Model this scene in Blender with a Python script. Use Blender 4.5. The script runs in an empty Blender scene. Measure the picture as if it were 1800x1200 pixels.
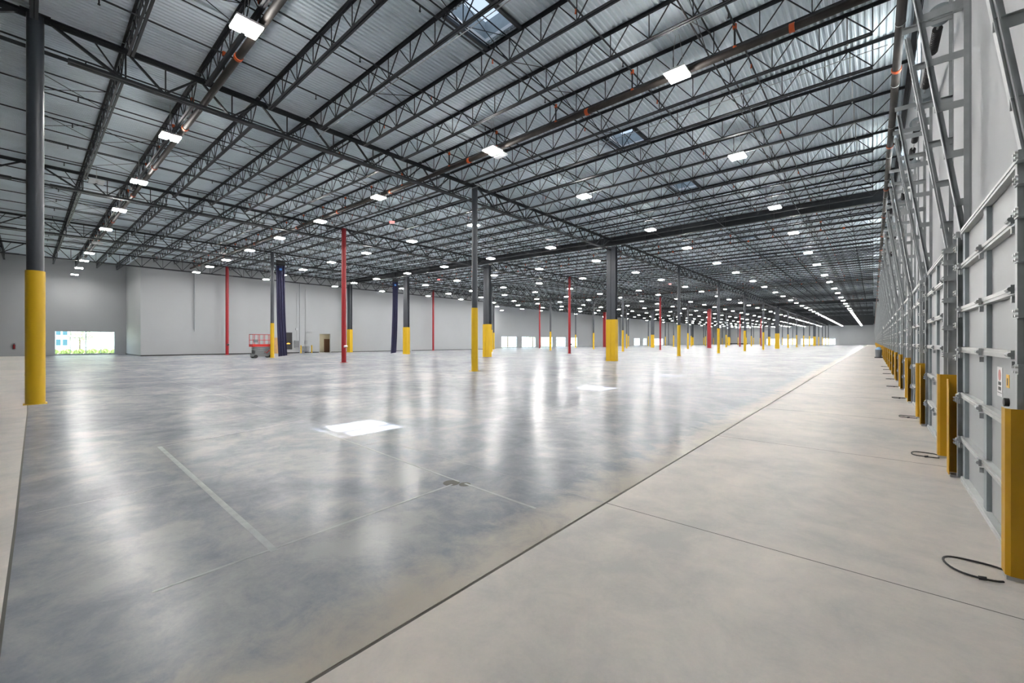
import bpy, math, random
from math import pi, sin, cos, radians, sqrt
from mathutils import Vector, Matrix
S = bpy.context.scene
C = S.collection
R = random.Random(7)
# ------------------------------------------------------------------ camera
cam_d = bpy.data.cameras.new('camera'); cam_d.sensor_width = 36; cam_d.lens = 735/1800*36
cam_d.clip_start = .05; cam_d.clip_end = 800
cam = bpy.data.objects.new('camera', cam_d); C.objects.link(cam)
cam.location = (0, 0, 1.7); cam.rotation_euler = (radians(90), 0, math.atan(635/735))
S.camera = cam
# ------------------------------------------------------------------ world, sun, exposure
w = bpy.data.worlds.new('world'); S.world = w; w.use_nodes = True
bg = w.node_tree.nodes['Background']; bg.inputs[0].default_value = (.80, .90, 1, 1); bg.inputs[1].default_value = 2.2
sd = bpy.data.lights.new('sun', 'SUN'); sd.energy = 32; sd.angle = radians(.53); sd.color = (1, .98, .95)
sun = bpy.data.objects.new('sun', sd); C.objects.link(sun)
sun.rotation_euler = Vector((.7, -4.06, -10.85)).to_track_quat('-Z', 'Y').to_euler(); sun.location = (-40, 60, 60)
S.view_settings.view_transform = 'Standard'; S.view_settings.look = 'None'
S.view_settings.exposure = 1.4; S.view_settings.gamma = 1
LAMP = 112.0
# ------------------------------------------------------------------ materials
def mat(name, col, rough=.6, metal=0, noise=0, nscale=3, emit=None, spec=None, bump=0):
    m = bpy.data.materials.new(name); m.use_nodes = True
    nt = m.node_tree; b = nt.nodes['Principled BSDF']
    b.inputs['Base Color'].default_value = (*col, 1); b.inputs['Roughness'].default_value = rough
    b.inputs['Metallic'].default_value = metal
    if spec is not None: b.inputs['Specular IOR Level'].default_value = spec
    if emit: b.inputs['Emission Color'].default_value = (*emit[0], 1); b.inputs['Emission Strength'].default_value = emit[1]
    if noise or bump:
        tc = nt.nodes.new('ShaderNodeTexCoord'); n = nt.nodes.new('ShaderNodeTexNoise')
        n.inputs['Scale'].default_value = nscale; n.inputs['Detail'].default_value = 5
        nt.links.new(tc.outputs['Object'], n.inputs['Vector'])
        if noise:
            r = nt.nodes.new('ShaderNodeValToRGB')
            r.color_ramp.elements[0].position = .3; r.color_ramp.elements[1].position = .7
            r.color_ramp.elements[0].color = (*[c*(1-noise) for c in col], 1); r.color_ramp.elements[1].color = (*[min(1, c*(1+noise)) for c in col], 1)
            nt.links.new(n.outputs[0], r.inputs[0]); nt.links.new(r.outputs[0], b.inputs['Base Color'])
        if bump:
            bp = nt.nodes.new('ShaderNodeBump'); bp.inputs['Strength'].default_value = bump
            nt.links.new(n.outputs[0], bp.inputs['Height']); nt.links.new(bp.outputs[0], b.inputs['Normal'])
    return m
M = {}
M['steel'] = mat('primed_black_steel', (.017, .020, .024), .5, .1, .2, 4)
M['column'] = mat('grey_column_paint', (.044, .051, .062), .42, .1, .08, 2)
M['yellow'] = mat('yellow_column_paint', (.62, .385, .003), .5, 0, .04, 1)
M['guard'] = mat('yellow_guard_paint', (.56, .30, .003), .45, 0, .05, 2)
M['red'] = mat('red_column_paint', (.27, .003, .008), .45, 0, .06, 2)
M['deck'] = mat('galvanised_roof_deck', (.76, .85, .90), .6, 0, .08, .7)
M['wall'] = mat('white_wall_paint', (.35, .366, .378), .6, 0, .025, .25)
M['galv'] = mat('galvanised_track_steel', (.43, .455, .465), .5, .15, .12, 6)
M['galv2'] = mat('bright_galvanised_strut', (.56, .57, .56), .45, .1, .05, 6)
M['panel'] = mat('door_panel_skin', (.40, .42, .43), .55, 0, .03, 1.5)
M['stile'] = mat('door_stile_steel', (.33, .375, .395), .5, .1, .08, 5)
M['bolt'] = mat('zinc_bolt', (.75, .75, .74), .3, .8)
M['black'] = mat('black_rubber', (.015, .015, .016), .55)
M['pipe'] = mat('dark_sprinkler_pipe', (.030, .024, .020), .6, .1, .5, 2)
M['orange'] = mat('orange_coupling', (.62, .10, .02), .5)
M['lens'] = mat('lamp_lens', (.9, .9, .9), .4, emit=((1, .97, .93), LAMP))
M['roomlamp'] = mat('room_lamp_lens', (.9,.9,.9), .4, emit=((1, .95, .85), 14))
M['white'] = mat('white_housing', (.75, .75, .75), .5)
M['offlens'] = mat('unlit_lamp_lens', (.80, .82, .84), .4)
M['navy'] = mat('navy_fabric', (.020, .020, .060), .8, 0, .15, 8)
M['blue'] = mat('blue_emblem', (.04, .22, .65), .5)
M['red2'] = mat('lift_red', (.55, .02, .015), .45)
M['lgrey'] = mat('lift_grey', (.18, .19, .2), .5, .2)
M['wood'] = mat('tan_door_wood', (.42, .25, .11), .5, 0, .1, 3)
M['dwood'] = mat('dark_door_wood', (.12, .06, .035), .5)
M['cream'] = mat('cream_wall', (.50, .47, .38), .7)
M['frame'] = mat('aluminium_window_frame', (.35, .42, .50), .4, .4)
M['darkbase'] = mat('dark_rubber_baseboard', (.02, .02, .022), .6)
M['joint'] = mat('joint_filler', (.10, .095, .085), .8)
M['residue'] = mat('pale_tape_residue', (.29, .30, .31), .6, 0, .15, 6)
M['conduit'] = mat('grey_conduit', (.42, .44, .45), .4, .4)
M['elbox'] = mat('grey_electrical_box', (.30, .32, .33), .5, .2)
M['glow'] = mat('orange_screen_mark', (.8, .2, .02), .5, emit=((1, .3, .03), 3))
M['exit'] = mat('red_exit_letters', (.8, .02, .02), .5, emit=((1, .06, .05), 2.5))
M['leaf'] = mat('green_leaves', (.28, .36, .20), .6, 0, .4, 2)
M['leaf2'] = mat('yellow_green_leaves', (.34, .42, .18), .6, 0, .3, 2)
M['bark'] = mat('bark', (.15, .11, .08), .9)
M['grass'] = mat('lawn', (.17, .19, .13), .9, 0, .25, .5)
M['stucco'] = mat('white_stucco', (.80, .80, .78), .8)
M['bglass'] = mat('blue_office_glass', (.06, .14, .20), .15)
M['stickw'] = mat('white_sticker', (.75, .74, .74), .5)
M['stickr'] = mat('faded_red_ink', (.60, .22, .20), .5)
M['sticky'] = mat('yellow_sticker', (.85, .50, .03), .5)
M['lblue'] = mat('light_blue_lid', (.25, .42, .62), .5)
def glassy(name, tint):
    m = bpy.data.materials.new(name); m.use_nodes = True; nt = m.node_tree
    nt.nodes.remove(nt.nodes['Principled BSDF']); out = nt.nodes['Material Output']
    t = nt.nodes.new('ShaderNodeBsdfTransparent'); t.inputs[0].default_value = (*tint, 1)
    g = nt.nodes.new('ShaderNodeBsdfGlossy'); g.inputs['Roughness'].default_value = .03
    mx = nt.nodes.new('ShaderNodeMixShader'); lw = nt.nodes.new('ShaderNodeLayerWeight'); lw.inputs[0].default_value = .5
    pw = nt.nodes.new('ShaderNodeMath'); pw.operation = 'POWER'; pw.inputs[1].default_value = 5
    ml = nt.nodes.new('ShaderNodeMath'); ml.operation = 'MULTIPLY_ADD'; ml.inputs[1].default_value = .5; ml.inputs[2].default_value = .03
    nt.links.new(lw.outputs['Facing'], pw.inputs[0]); nt.links.new(pw.outputs[0], ml.inputs[0])
    nt.links.new(ml.outputs[0], mx.inputs[0]); nt.links.new(t.outputs[0], mx.inputs[1]); nt.links.new(g.outputs[0], mx.inputs[2])
    nt.links.new(mx.outputs[0], out.inputs[0]); return m
M['glass'] = glassy('window_glass', (.94, .98, 1))
M['dome'] = glassy('skylight_lens', (.40, .42, .45))
def floor_mat(name, c0, c1, c2, r0, r1):
    m = bpy.data.materials.new(name); m.use_nodes = True; nt = m.node_tree; b = nt.nodes['Principled BSDF']
    N = nt.nodes.new; L = nt.links.new
    tc = N('ShaderNodeTexCoord')
    def noise(sc, det, rough=.55, dist=0):
        n = N('ShaderNodeTexNoise'); n.inputs['Scale'].default_value = sc; n.inputs['Detail'].default_value = det
        n.inputs['Roughness'].default_value = rough; n.inputs['Distortion'].default_value = dist
        L(tc.outputs['Object'], n.inputs['Vector']); return n.outputs[0]
    a = noise(.55, 8, .62, .8); d = noise(2.6, 10, .7, .4); e = noise(.13, 3); g = noise(38, 4, .7)
    def mth(op, x, y):
        q = N('ShaderNodeMath'); q.operation = op
        for i, v in enumerate((x, y)):
            if isinstance(v, float): q.inputs[i].default_value = v
            else: L(v, q.inputs[i])
        return q.outputs[0]
    s = mth('ADD', mth('ADD', mth('MULTIPLY', a, .42), mth('MULTIPLY', d, .30)), mth('ADD', mth('MULTIPLY', e, .22), mth('MULTIPLY', g, .06)))
    r = N('ShaderNodeValToRGB'); cr = r.color_ramp
    cr.elements[0].position = .42; cr.elements[0].color = (*c0, 1); cr.elements[1].position = .58; cr.elements[1].color = (*c2, 1)
    k = cr.elements.new(.5); k.color = (*c1, 1)
    L(s, r.inputs[0])
    sx = N('ShaderNodeSeparateXYZ'); L(tc.outputs['Object'], sx.inputs[0])
    er = N('ShaderNodeMapRange'); er.inputs['From Min'].default_value = -2.75; er.inputs['From Max'].default_value = -2.2; er.inputs['To Max'].default_value = .9 if name.startswith('pol') else 0
    L(mth('ADD', sx.outputs[0], mth('MULTIPLY', mth('SUBTRACT', d, .5), 1.2)), er.inputs[0])
    em = N('ShaderNodeMixRGB'); em.inputs[2].default_value = (.42, .38, .33, 1)
    L(er.outputs[0], em.inputs[0]); L(r.outputs[0], em.inputs[1]); L(em.outputs[0], b.inputs['Base Color'])
    b.inputs['Roughness'].default_value = .8; b.inputs['Specular IOR Level'].default_value = 0
    gl = N('ShaderNodeBsdfGlossy'); gl.inputs['Roughness'].default_value = r0
    lw = N('ShaderNodeLayerWeight'); lw.inputs[0].default_value = .5
    ft = mth('ADD', mth('MULTIPLY', mth('POWER', lw.outputs['Facing'], 4.0), r1), .012)
    mx = N('ShaderNodeMixShader'); L(ft, mx.inputs[0]); L(b.outputs[0], mx.inputs[1]); L(gl.outputs[0], mx.inputs[2])
    L(mx.outputs[0], nt.nodes['Material Output'].inputs[0])
    return m
M['floor'] = floor_mat('polished_grey_concrete', (.188, .20, .232), (.252, .264, .292), (.345, .347, .35), .23, .40)
M['apron'] = floor_mat('pale_beige_concrete', (.46, .445, .425), (.555, .515, .48), (.63, .57, .52), .36, .28)
# ------------------------------------------------------------------ mesh builder
class MB:
    def __init__(s): s.v = []; s.f = []
    def box(s, x0, x1, y0, y1, z0, z1):
        n = len(s.v)
        s.v += [(x0,y0,z0),(x1,y0,z0),(x1,y1,z0),(x0,y1,z0),(x0,y0,z1),(x1,y0,z1),(x1,y1,z1),(x0,y1,z1)]
        s.f += [tuple(n+i for i in q) for q in ((0,3,2,1),(4,5,6,7),(0,1,5,4),(1,2,6,5),(2,3,7,6),(3,0,4,7))]
        return s
    def bar(s, a, b, wd, h, up=(0,0,1)):
        a = Vector(a); b = Vector(b); d = (b-a).normalized(); u = Vector(up)
        if abs(d.dot(u)) > .98: u = Vector((0,1,0))
        sd_ = d.cross(u).normalized(); u = sd_.cross(d).normalized()
        n = len(s.v)
        for p in (a, b):
            for i, j in ((-1,-1),(1,-1),(1,1),(-1,1)): s.v.append(tuple(p+sd_*wd/2*i+u*h/2*j))
        s.f += [tuple(n+i for i in q) for q in ((0,1,2,3),(4,7,6,5),(0,4,5,1),(1,5,6,2),(2,6,7,3),(3,7,4,0))]
        return s
    def cyl(s, a, b, r, seg=12, r2=None):
        a = Vector(a); b = Vector(b); d = (b-a).normalized(); r2 = r if r2 is None else r2
        u = Vector((0,0,1)) if abs(d.z) < .9 else Vector((1,0,0))
        x = d.cross(u).normalized(); y = d.cross(x).normalized(); n = len(s.v)
        for p, q in ((a, r), (b, r2)):
            for i in range(seg):
                t = 2*pi*i/seg; s.v.append(tuple(p+x*q*cos(t)+y*q*sin(t)))
        for i in range(seg):
            j = (i+1) % seg; s.f.append((n+i, n+seg+i, n+seg+j, n+j))
        s.f.append(tuple(n+i for i in range(seg))); s.f.append(tuple(n+seg+i for i in reversed(range(seg))))
        return s
    def loft(s, rings, closed=True):
        n = len(s.v); k = len(rings[0])
        for r in rings: s.v += [tuple(p) for p in r]
        for a in range(len(rings)-1):
            for i in range(k if closed else k-1):
                j = (i+1) % k; s.f.append((n+a*k+i, n+a*k+j, n+(a+1)*k+j, n+(a+1)*k+i))
        if closed:
            s.f.append(tuple(n+i for i in reversed(range(k)))); s.f.append(tuple(n+(len(rings)-1)*k+i for i in range(k)))
        return s
    def tube(s, pts, r, seg=8):
        rings = []
        for i, p in enumerate(pts):
            a = Vector(pts[max(i-1,0)]); b = Vector(pts[min(i+1,len(pts)-1)]); d = (b-a).normalized()
            u = Vector((0,0,1)) if abs(d.z) < .9 else Vector((1,0,0)); x = d.cross(u).normalized(); y = d.cross(x)
            rings.append([Vector(p)+x*r*cos(2*pi*j/seg)+y*r*sin(2*pi*j/seg) for j in range(seg)])
        return s.loft(rings)
    def mesh(s, name, m, smooth=False):
        me = bpy.data.meshes.new(name); me.from_pydata(s.v, [], s.f); me.materials.append(M[m])
        if smooth:
            me.shade_smooth() if hasattr(me, 'shade_smooth') else None
            me.set_sharp_from_angle(angle=radians(40))
        me.update(); return me
def ob(name, data, parent=None, loc=None, kind=None, label=None, cat=None, group=None):
    o = bpy.data.objects.new(name, data); C.objects.link(o)
    if parent: o.parent = parent
    if loc: o.location = loc
    if kind: o['kind'] = kind
    if label: o['label'] = label
    if cat: o['category'] = cat
    if group: o['group'] = group
    return o
def put(name, mb, m, parent=None, loc=None, smooth=False, **k): return ob(name, mb.mesh(name, m, smooth), parent, loc, **k)
def thing(name, label, cat, loc=(0,0,0), group=None): return ob(name, None, None, loc, None, label, cat, group)
def dup(src, loc, label, group=None, rotz=None):
    r = src.copy(); C.objects.link(r); r.location = loc; r['label'] = label
    if group: r['group'] = group
    if rotz is not None: r.rotation_euler.z = rotz
    for ch in list(src.children):
        c = ch.copy(); C.objects.link(c); c.parent = r
        for g in ch.children:
            d = g.copy(); C.objects.link(d); d.parent = c
    return r
ONE = 'first second third fourth fifth sixth seventh eighth ninth tenth eleventh twelfth thirteenth fourteenth fifteenth sixteenth seventeenth eighteenth nineteenth'.split()
TEN = {2:'twent',3:'thirt',4:'fort',5:'fift',6:'sixt',7:'sevent',8:'eight',9:'ninet'}
def nth(i):
    if i < 20: return ONE[i-1]
    if i >= 100: return 'hundredth' if i == 100 else 'hundred and ' + nth(i-100)
    t, u = divmod(i, 10)
    return TEN[t] + ('ieth' if u == 0 else 'y-' + ONE[u-1])
# ------------------------------------------------------------------ grid
Y0, PITCH = .1, 16.65
JS = PITCH/9
GX = [-17.3, -32.5, -47.7, -62.9]
XD = .86              # door face
XW = .98              # dock wall face
XL = -64.0            # left wall, forward part
XR = -75.1            # left wall, recessed part
YF = 278.0; YB = -17.0
YJ1, YJ2 = 8.5, 65.0  # forward part of the left wall runs between these
def zr(x): return 10.6 + .0165*max(0, -17.3-x)      # bearing height
BEAMS = (2, 7, 12)
# ================================================================== SETTING
def plate(name, x0, x1, y0, y1, z0, z1, m): return put(name, MB().box(x0, x1, y0, y1, z0, z1), m, kind='structure')
EDGE = [(-2.145, -.115), (-6.0, -.068), (-15.4, 0), (-75.3, 0)]   # the slab joint runs a touch out of square
def slab(name, pts, m): return put(name, MB().loft([[(x, y, z) for x, y in pts] for z in (-.2, 0)]), m, kind='structure')
slab('floor', [(-2.145, YF+.2), (-75.3, YF+.2)]+EDGE[::-1], 'floor')
plate('floor_dock_strip', -2.12, 1.2, YB, YF+.2, -.2, 0, 'apron')
slab('floor_near_slab', [(-75.3, YB), (-2.145, YB)]+[(x, y-.018) for x, y in EDGE], 'apron')
# wobbly joint filler
def wob(x0, y0, x1, y1, wd, z=-.012, n=90):
    b = MB(); pts = []
    for i in range(n+1):
        t = i/n; x = x0+(x1-x0)*t; y = y0+(y1-y0)*t
        pts.append((x, y, wd*(1+.5*R.random())))
    al_y = abs(y1-y0) > abs(x1-x0)
    for p, q in zip(pts[:-1], pts[1:]):
        k = len(b.v)
        for (x, y, ww) in (p, q):
            dx, dy = (ww/2, 0) if al_y else (0, ww/2)
            b.v += [(x-dx, y-dy, z), (x+dx, y+dy, z), (x-dx, y-dy, z-.05), (x+dx, y+dy, z-.05)]
        b.f += [(k, k+1, k+5, k+4)]
    return b
put('trim_1', wob(-2.1325, YB, -2.1325, YF, .03, -.006, 400), 'joint', kind='structure')
b = MB()
for (xa, ya), (xb, yb) in zip(EDGE[:-1], EDGE[1:]): b.bar((xa, ya-.009, -.03), (xb, yb-.009, -.03), .03, .05)
put('trim_2', b, 'joint', kind='structure')
n = 3
for i in range(24):
    y = 3.98+i*4.163
    put('trim_%d' % n, MB().box(-2.12, XD, y-.004, y+.004, -.01, .0012), 'joint', kind='structure'); n += 1
for y in (3.98, 16.7, 29.2):
    put('trim_%d' % n, MB().box(-60, -2.16, y-.003, y+.003, -.01, .001), 'residue', kind='structure'); n += 1
for x in (-6.3, -10.5, -14.7):
    put('trim_%d' % n, MB().box(x-.003, x+.003, .05, 100, -.01, .001), 'residue', kind='structure'); n += 1
# walls --------------------------------------------------------------
def wall_y(name, x0, x1, y0, y1, z1, holes, m='wall'):
    """wall along Y between x0,x1 with rectangular holes (ya,yb,za,zb), sorted by y"""
    b = MB(); c = y0
    for (a, e, za, zb) in sorted(holes):
        if a > c: b.box(x0, x1, c, a, -.2, z1)
        b.box(x0, x1, a, e, -.2, za) if za > -.2 else None
        b.box(x0, x1, a, e, zb, z1); c = e
    if c < y1: b.box(x0, x1, c, y1, -.2, z1)
    return put(name, b, m, kind='structure')
def wall_x(name, y0, y1, x0, x1, z1, holes, m='wall'):
    b = MB(); c = x0
    for (a, e, za, zb) in sorted(holes):
        if a > c: b.box(c, a, y0, y1, -.2, z1)
        b.box(a, e, y0, y1, -.2, za) if za > -.2 else None
        b.box(a, e, y0, y1, zb, z1); c = e
    if c < x1: b.box(c, x1, y0, y1, -.2, z1)
    return put(name, b, m, kind='structure')
ZT = 12.3
cler = [(8.4+8.35*k-1.1, 8.4+8.35*k+1.1, 8.85, 10.3) for k in range(32)]
wall_y('wall_right', XW, XW+.25, YB, YF, ZT, cler)
L1 = (2.1, 7.45, .12, 3.0)
lw = [(72.6,76.6),(82.7,89.1),(91.2,97.7),(99.6,106.3),(108.2,113.6),(115.6,120.5),(164.6,170.2),(173.7,177.3),(185.5,196.4)]
wall_y('wall_left', XR-.25, XR, YB, YJ1, ZT, [L1])
wall_y('wall_left_middle', XL-.25, XL, YJ1, YJ2, ZT, [(29.1, 30.8, 0, 2.85)])
wall_y('wall_left_beyond', XR-.25, XR, YJ2, YF, ZT, [(a, e, .1, 3.1) for a, e in lw])
wall_x('wall_left_return', YJ1, YJ1+.25, XR-.25, XL-.25, ZT, [])
wall_x('wall_left_return_beyond', YJ2-.25, YJ2, XR-.25, XL-.25, ZT, [])
fw = [(-46.6,-39.9),(-38.8,-32.2),(-30.1,-24.0),(-20.5,-15.0)]
wall_x('wall_far', YF, YF+.25, XR-.25, XW+.25, ZT, [(a, e, .1, 3.3) for a, e in fw])
wall_x('wall_back', YB-.25, YB, XR-.25, XW+.25, ZT, [])
put('wall_left_room', MB().box(XL-4.2, XL-4.1, 28.5, 33, 0, 3.2).box(XL-4.1, XL-.25, 32.9, 33, 0, 3.2).box(XL-4.1, XL-.25, 28.4, 28.5, 0, 3.2).box(XL-4.1, XL-.25, 28.5, 32.9, 3.1, 3.2).box(XL-4.1, XL-.25, 28.5, 32.9, -.1, 0), 'cream', kind='structure')
put('room_lamp', MB().box(XL-3, XL-1.6, 30.0, 30.4, 3.0, 3.08), 'roomlamp', label='small ceiling lamp inside the side room behind the open doorway', cat='lamp')
put('door_1', MB().box(XL-2.6, XL-2.55, 31.0, 31.9, 0, 2.1), 'dwood', kind='structure')
plate('baseboard_left', XL, XL+.015, YJ1, 22.7, 0, .13, 'darkbase'); plate('baseboard_left_far', XL, XL+.015, 24.0, 29.0, 0, .13, 'darkbase')
plate('baseboard_left_return', XR+.02, XL-.0, YJ1-.015, YJ1, 0, .13, 'darkbase')
plate('baseboard_left_beyond', XL, XL+.015, 30.9, YJ2, 0, .10, 'darkbase')
# pilasters between wall panels
for i, y in enumerate((.9, 26.5, 45.5)):
    x = XR if y < 8 else XL
    plate('trim_%d' % n, x, x+.12, y-.35, y+.35, 0, 10.4, 'wall'); n += 1
for y in (79.5, 131.0, 152, 203, 236):
    plate('trim_%d' % n, XR, XR+.5, y-.6, y+.6, 0, 10.6, 'wall'); n += 1
for x in (-14.0, -48.5): plate('trim_%d' % n, x-.4, x+.4, YF-.4, YF, 0, 10.6, 'wall'); n += 1
for k in range(20):
    y = 8.25+8.33*k
    plate('trim_%d' % n, XW-.03, XW, y-.12, y+.12, 0, 10.5, 'wall'); n += 1
# windows ------------------------------------------------------------
wn = 1
def window_y(x, a, e, z0, z1, cols, rows, thick=.06, depth=.1):
    global wn
    f = MB(); t = thick
    f.box(x-depth, x, a, a+t, z0, z1).box(x-depth, x, e-t, e, z0, z1).box(x-depth, x, a+t, e-t, z0, z0+t).box(x-depth, x, a+t, e-t, z1-t, z1)
    for i in range(1, cols):
        y = a+(e-a)*i/cols; ww = t if i % 2 else t*1.3
        f.box(x-depth, x, y-ww/2, y+ww/2, z0+t, z1-t)
    for z in rows: f.box(x-depth*.8, x-depth*.2, a+t, e-t, z-t*.35, z+t*.35)
    o = put('window_%d' % wn, f, 'frame', kind='structure')
    put('pane', MB().box(x-depth*.55, x-depth*.45, a+t, e-t, z0+t, z1-t), 'glass', o); wn += 1
def window_x(y, a, e, z0, z1, cols, rows, t=.09):
    global wn
    f = MB()
    f.box(a, a+t, y, y+.1, z0, z1).box(e-t, e, y, y+.1, z0, z1).box(a+t, e-t, y, y+.1, z0, z0+t).box(a+t, e-t, y, y+.1, z1-t, z1)
    for i in range(1, cols): x = a+(e-a)*i/cols; f.box(x-t/2, x+t/2, y, y+.1, z0+t, z1-t)
    for z in rows: f.box(a+t, e-t, y+.02, y+.08, z-t*.35, z+t*.35)
    o = put('window_%d' % wn, f, 'frame', kind='structure')
    put('pane', MB().box(a+t, e-t, y+.045, y+.055, z0+t, z1-t), 'glass', o); wn += 1
window_y(XR-.08, *L1, 4, (.95, 2.15))
for a, e in lw: window_y(XR-.08, a, e, .1, 3.1, 4, (.95, 2.2), .09)
for a, e in fw: window_x(YF+.08, a, e, .1, 3.3, 4, (1.0, 2.3))
for (a, e, za, zb) in cler: window_y(XW+.045, a, e, za, zb, 2, (), .05, .06)
# ceiling deck: real corrugation -------------------------------------
RP = .1524
SKX0 = -2*RP-57*RP; SKX1 = SKX0+8*RP       # skylight opening in X
skc = [8.43+PITCH*j+(0 if h == 0 else 7*JS-PITCH*0-3.7) for j in range(16) for h in (0, 1)]
skc = sorted([Y0+JS*(4.5+9*j) for j in range(16)] + [Y0+JS*(9*j+.5) for j in range(1, 16)])
def deck_strip(b, x0, nrib, y0, y1):
    pts = []
    for i in range(nrib):
        x = x0+i*RP; zb = zr(x)+.205
        for dx, dz in ((0, 0), (.045, 0), (.065, .045), (.130, .045)): pts.append((x+dx, zb+dz))
    pts.append((x0+nrib*RP, zr(x0+nrib*RP)+.205))
    k = len(b.v)
    for y in (y0, y1): b.v += [(x, y, z) for x, z in pts]
    m_ = len(pts)
    for i in range(m_-1): b.f.append((k+i, k+m_+i, k+m_+i+1, k+i+1))
dk = MB()
xr = SKX1; nr = int((XW+.3-xr)/RP)+1; deck_strip(dk, xr, nr, YB-.3, YF+.3)
nl = int((SKX0-(XR-.3))/RP)+1; deck_strip(dk, SKX0-nl*RP, nl, YB-.3, YF+.3)
c = YB-.3
HW = .74
for y in skc:
    deck_strip(dk, SKX0, 8, c, y-HW); c = y+HW
deck_strip(dk, SKX0, 8, c, YF+.3)
put('ceiling', dk, 'deck', kind='structure')
# roof membrane above the deck, blocks the sky over it
rb = MB()
zt = 10.6+.205+.06
rb.box(SKX1+.0, XW+.3, YB-.3, YF+.3, zt, zt+.1)
rb.box(-17.3, SKX0, YB-.3, YF+.3, zt, zt+.1)
xl = XR-.3
k = len(rb.v); zl = zr(xl)+.265
rb.v += [(-17.3, YB-.3, zt), (-17.3, YF+.3, zt), (xl, YF+.3, zl), (xl, YB-.3, zl)]; rb.f.append((k, k+1, k+2, k+3))
c = YB-.3
for y in skc: rb.box(SKX0, SKX1, c, y-HW, zt, zt+.1); c = y+HW
rb.box(SKX0, SKX1, c, YF+.3, zt, zt+.1)
put('ceiling_roof_skin', rb, 'white', kind='structure')
# ================================================================== SKYLIGHTS
sk0 = None
for i, y in enumerate(skc):
    lab = 'clear roof skylight with metal curb, %s one out from the camera' % nth(i+1)
    if sk0 is None:
        sk0 = thing('skylight', lab, 'skylight', ((SKX0+SKX1)/2, y, zt+.1), 'skylights in the roof deck')
        a = 4*RP+.03; q = HW+.03
        cb = MB().box(-a-.03, -a+.0, -q, q, -.16, .55).box(a, a+.03, -q, q, -.16, .55).box(-a, a, -q-.03, -q, -.16, .55).box(-a, a, q, q+.03, -.16, .55)
        put('curb', cb, 'stile', sk0)
        put('lens', MB().box(-a, a, -q, q, .54, .55), 'dome', sk0)
        for s_ in (-1, 1): put('opening_frame', MB().bar((s_*(a+.03), -JS/2+.06, -.21), (s_*(a+.03), JS/2-.06, -.21), .1, .08), 'steel', sk0)
    else: dup(sk0, ((SKX0+SKX1)/2, y, zt+.1), lab)
# ================================================================== COLUMNS
def single_col(m1, h, red=False):
    parts = []
    if red: parts.append(('shaft', MB().cyl((0,0,.02), (0,0,h), .18, 24).mesh('shaft', 'red', True)))
    else:
        parts.append(('shaft', MB().cyl((0,0,.02), (0,0,h), .165, 24).mesh('shaft', 'column', True)))
        parts.append(('yellow_sleeve', MB().cyl((0,0,.02), (0,0,3.62), .188, 28).mesh('yellow_sleeve', 'yellow', True)))
    parts.append(('base_plate', MB().box(-.22,.22,-.22,.22,.0,.022).mesh('base_plate', 'red' if red else 'yellow')))
    parts.append(('cap_plate', MB().box(-.2,.2,-.28,.28,h,h+.02).mesh('cap_plate', 'steel')))
    return parts
def double_col(h, red=False):
    p = []
    b = MB().cyl((-.25,0,.02), (-.25,0,h), .18, 24).cyl((.25,0,.02), (.25,0,h), .18, 24)
    if red: p.append(('shaft', MB().box(-.43,.43,-.25,.25,.02,h).mesh('shaft', 'red')))
    else:
        web = MB().box(-.42,-.02,-.2,-.17,.02,h).box(-.42,-.02,.17,.2,.02,h).box(-.24,-.2,-.17,.17,.02,h)
        web.box(.02,.42,-.2,-.17,.02,h).box(.02,.42,.17,.2,.02,h).box(.2,.24,-.17,.17,.02,h)
        p.append(('shaft', web.mesh('shaft', 'column')))
        p.append(('yellow_sleeve', MB().box(-.44,-.005,-.26,.24,.02,3.62).box(.005,.44,-.24,.26,.02,3.62).mesh('yellow_sleeve', 'yellow')))
    p.append(('base_plate', MB().box(-.46,.46,-.3,.3,0,.022).mesh('base_plate', 'red' if red else 'yellow')))
    return p
linename = ['line nearest the dock doors', 'second line from the dock doors', 'third line from the dock doors', 'line nearest the left wall']
colc = {}
for gi, gx in enumerate(GX):
    for k in range(0, 17):
        y = Y0+k*PITCH; dbl = k in BEAMS
        if k == 0 and gi == 0: y = .13
        red = (gi in (1, 3)) and (k % 2 == 1) and not (gi == 3 and k > 7)
        h = zr(gx)-.02-(.62 if dbl else 0)
        key = (gi, dbl, red)
        if key not in colc: colc[key] = double_col(zr(gx)-.64, red) if dbl else single_col('', h, red)
        nm = 'red_steel_column' if red else 'steel_column'
        if dbl: lab = 'wide double %s column under a deep beam, %s, %s along' % ('red' if red else 'grey and yellow', linename[gi], nth(k+1))
        elif red: lab = 'round red painted column, %s, %s along' % (linename[gi], nth(k+1))
        else: lab = 'round grey column with yellow base, %s, %s along' % (linename[gi], nth(k+1))
        t = thing(nm, lab, 'column', (gx, y, 0), 'red columns' if red else 'grey and yellow columns')
        for pn, me in colc[key]:
            if k > 9 and pn in ('base_plate', 'cap_plate'): continue
            ob(pn, me, t)
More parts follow.
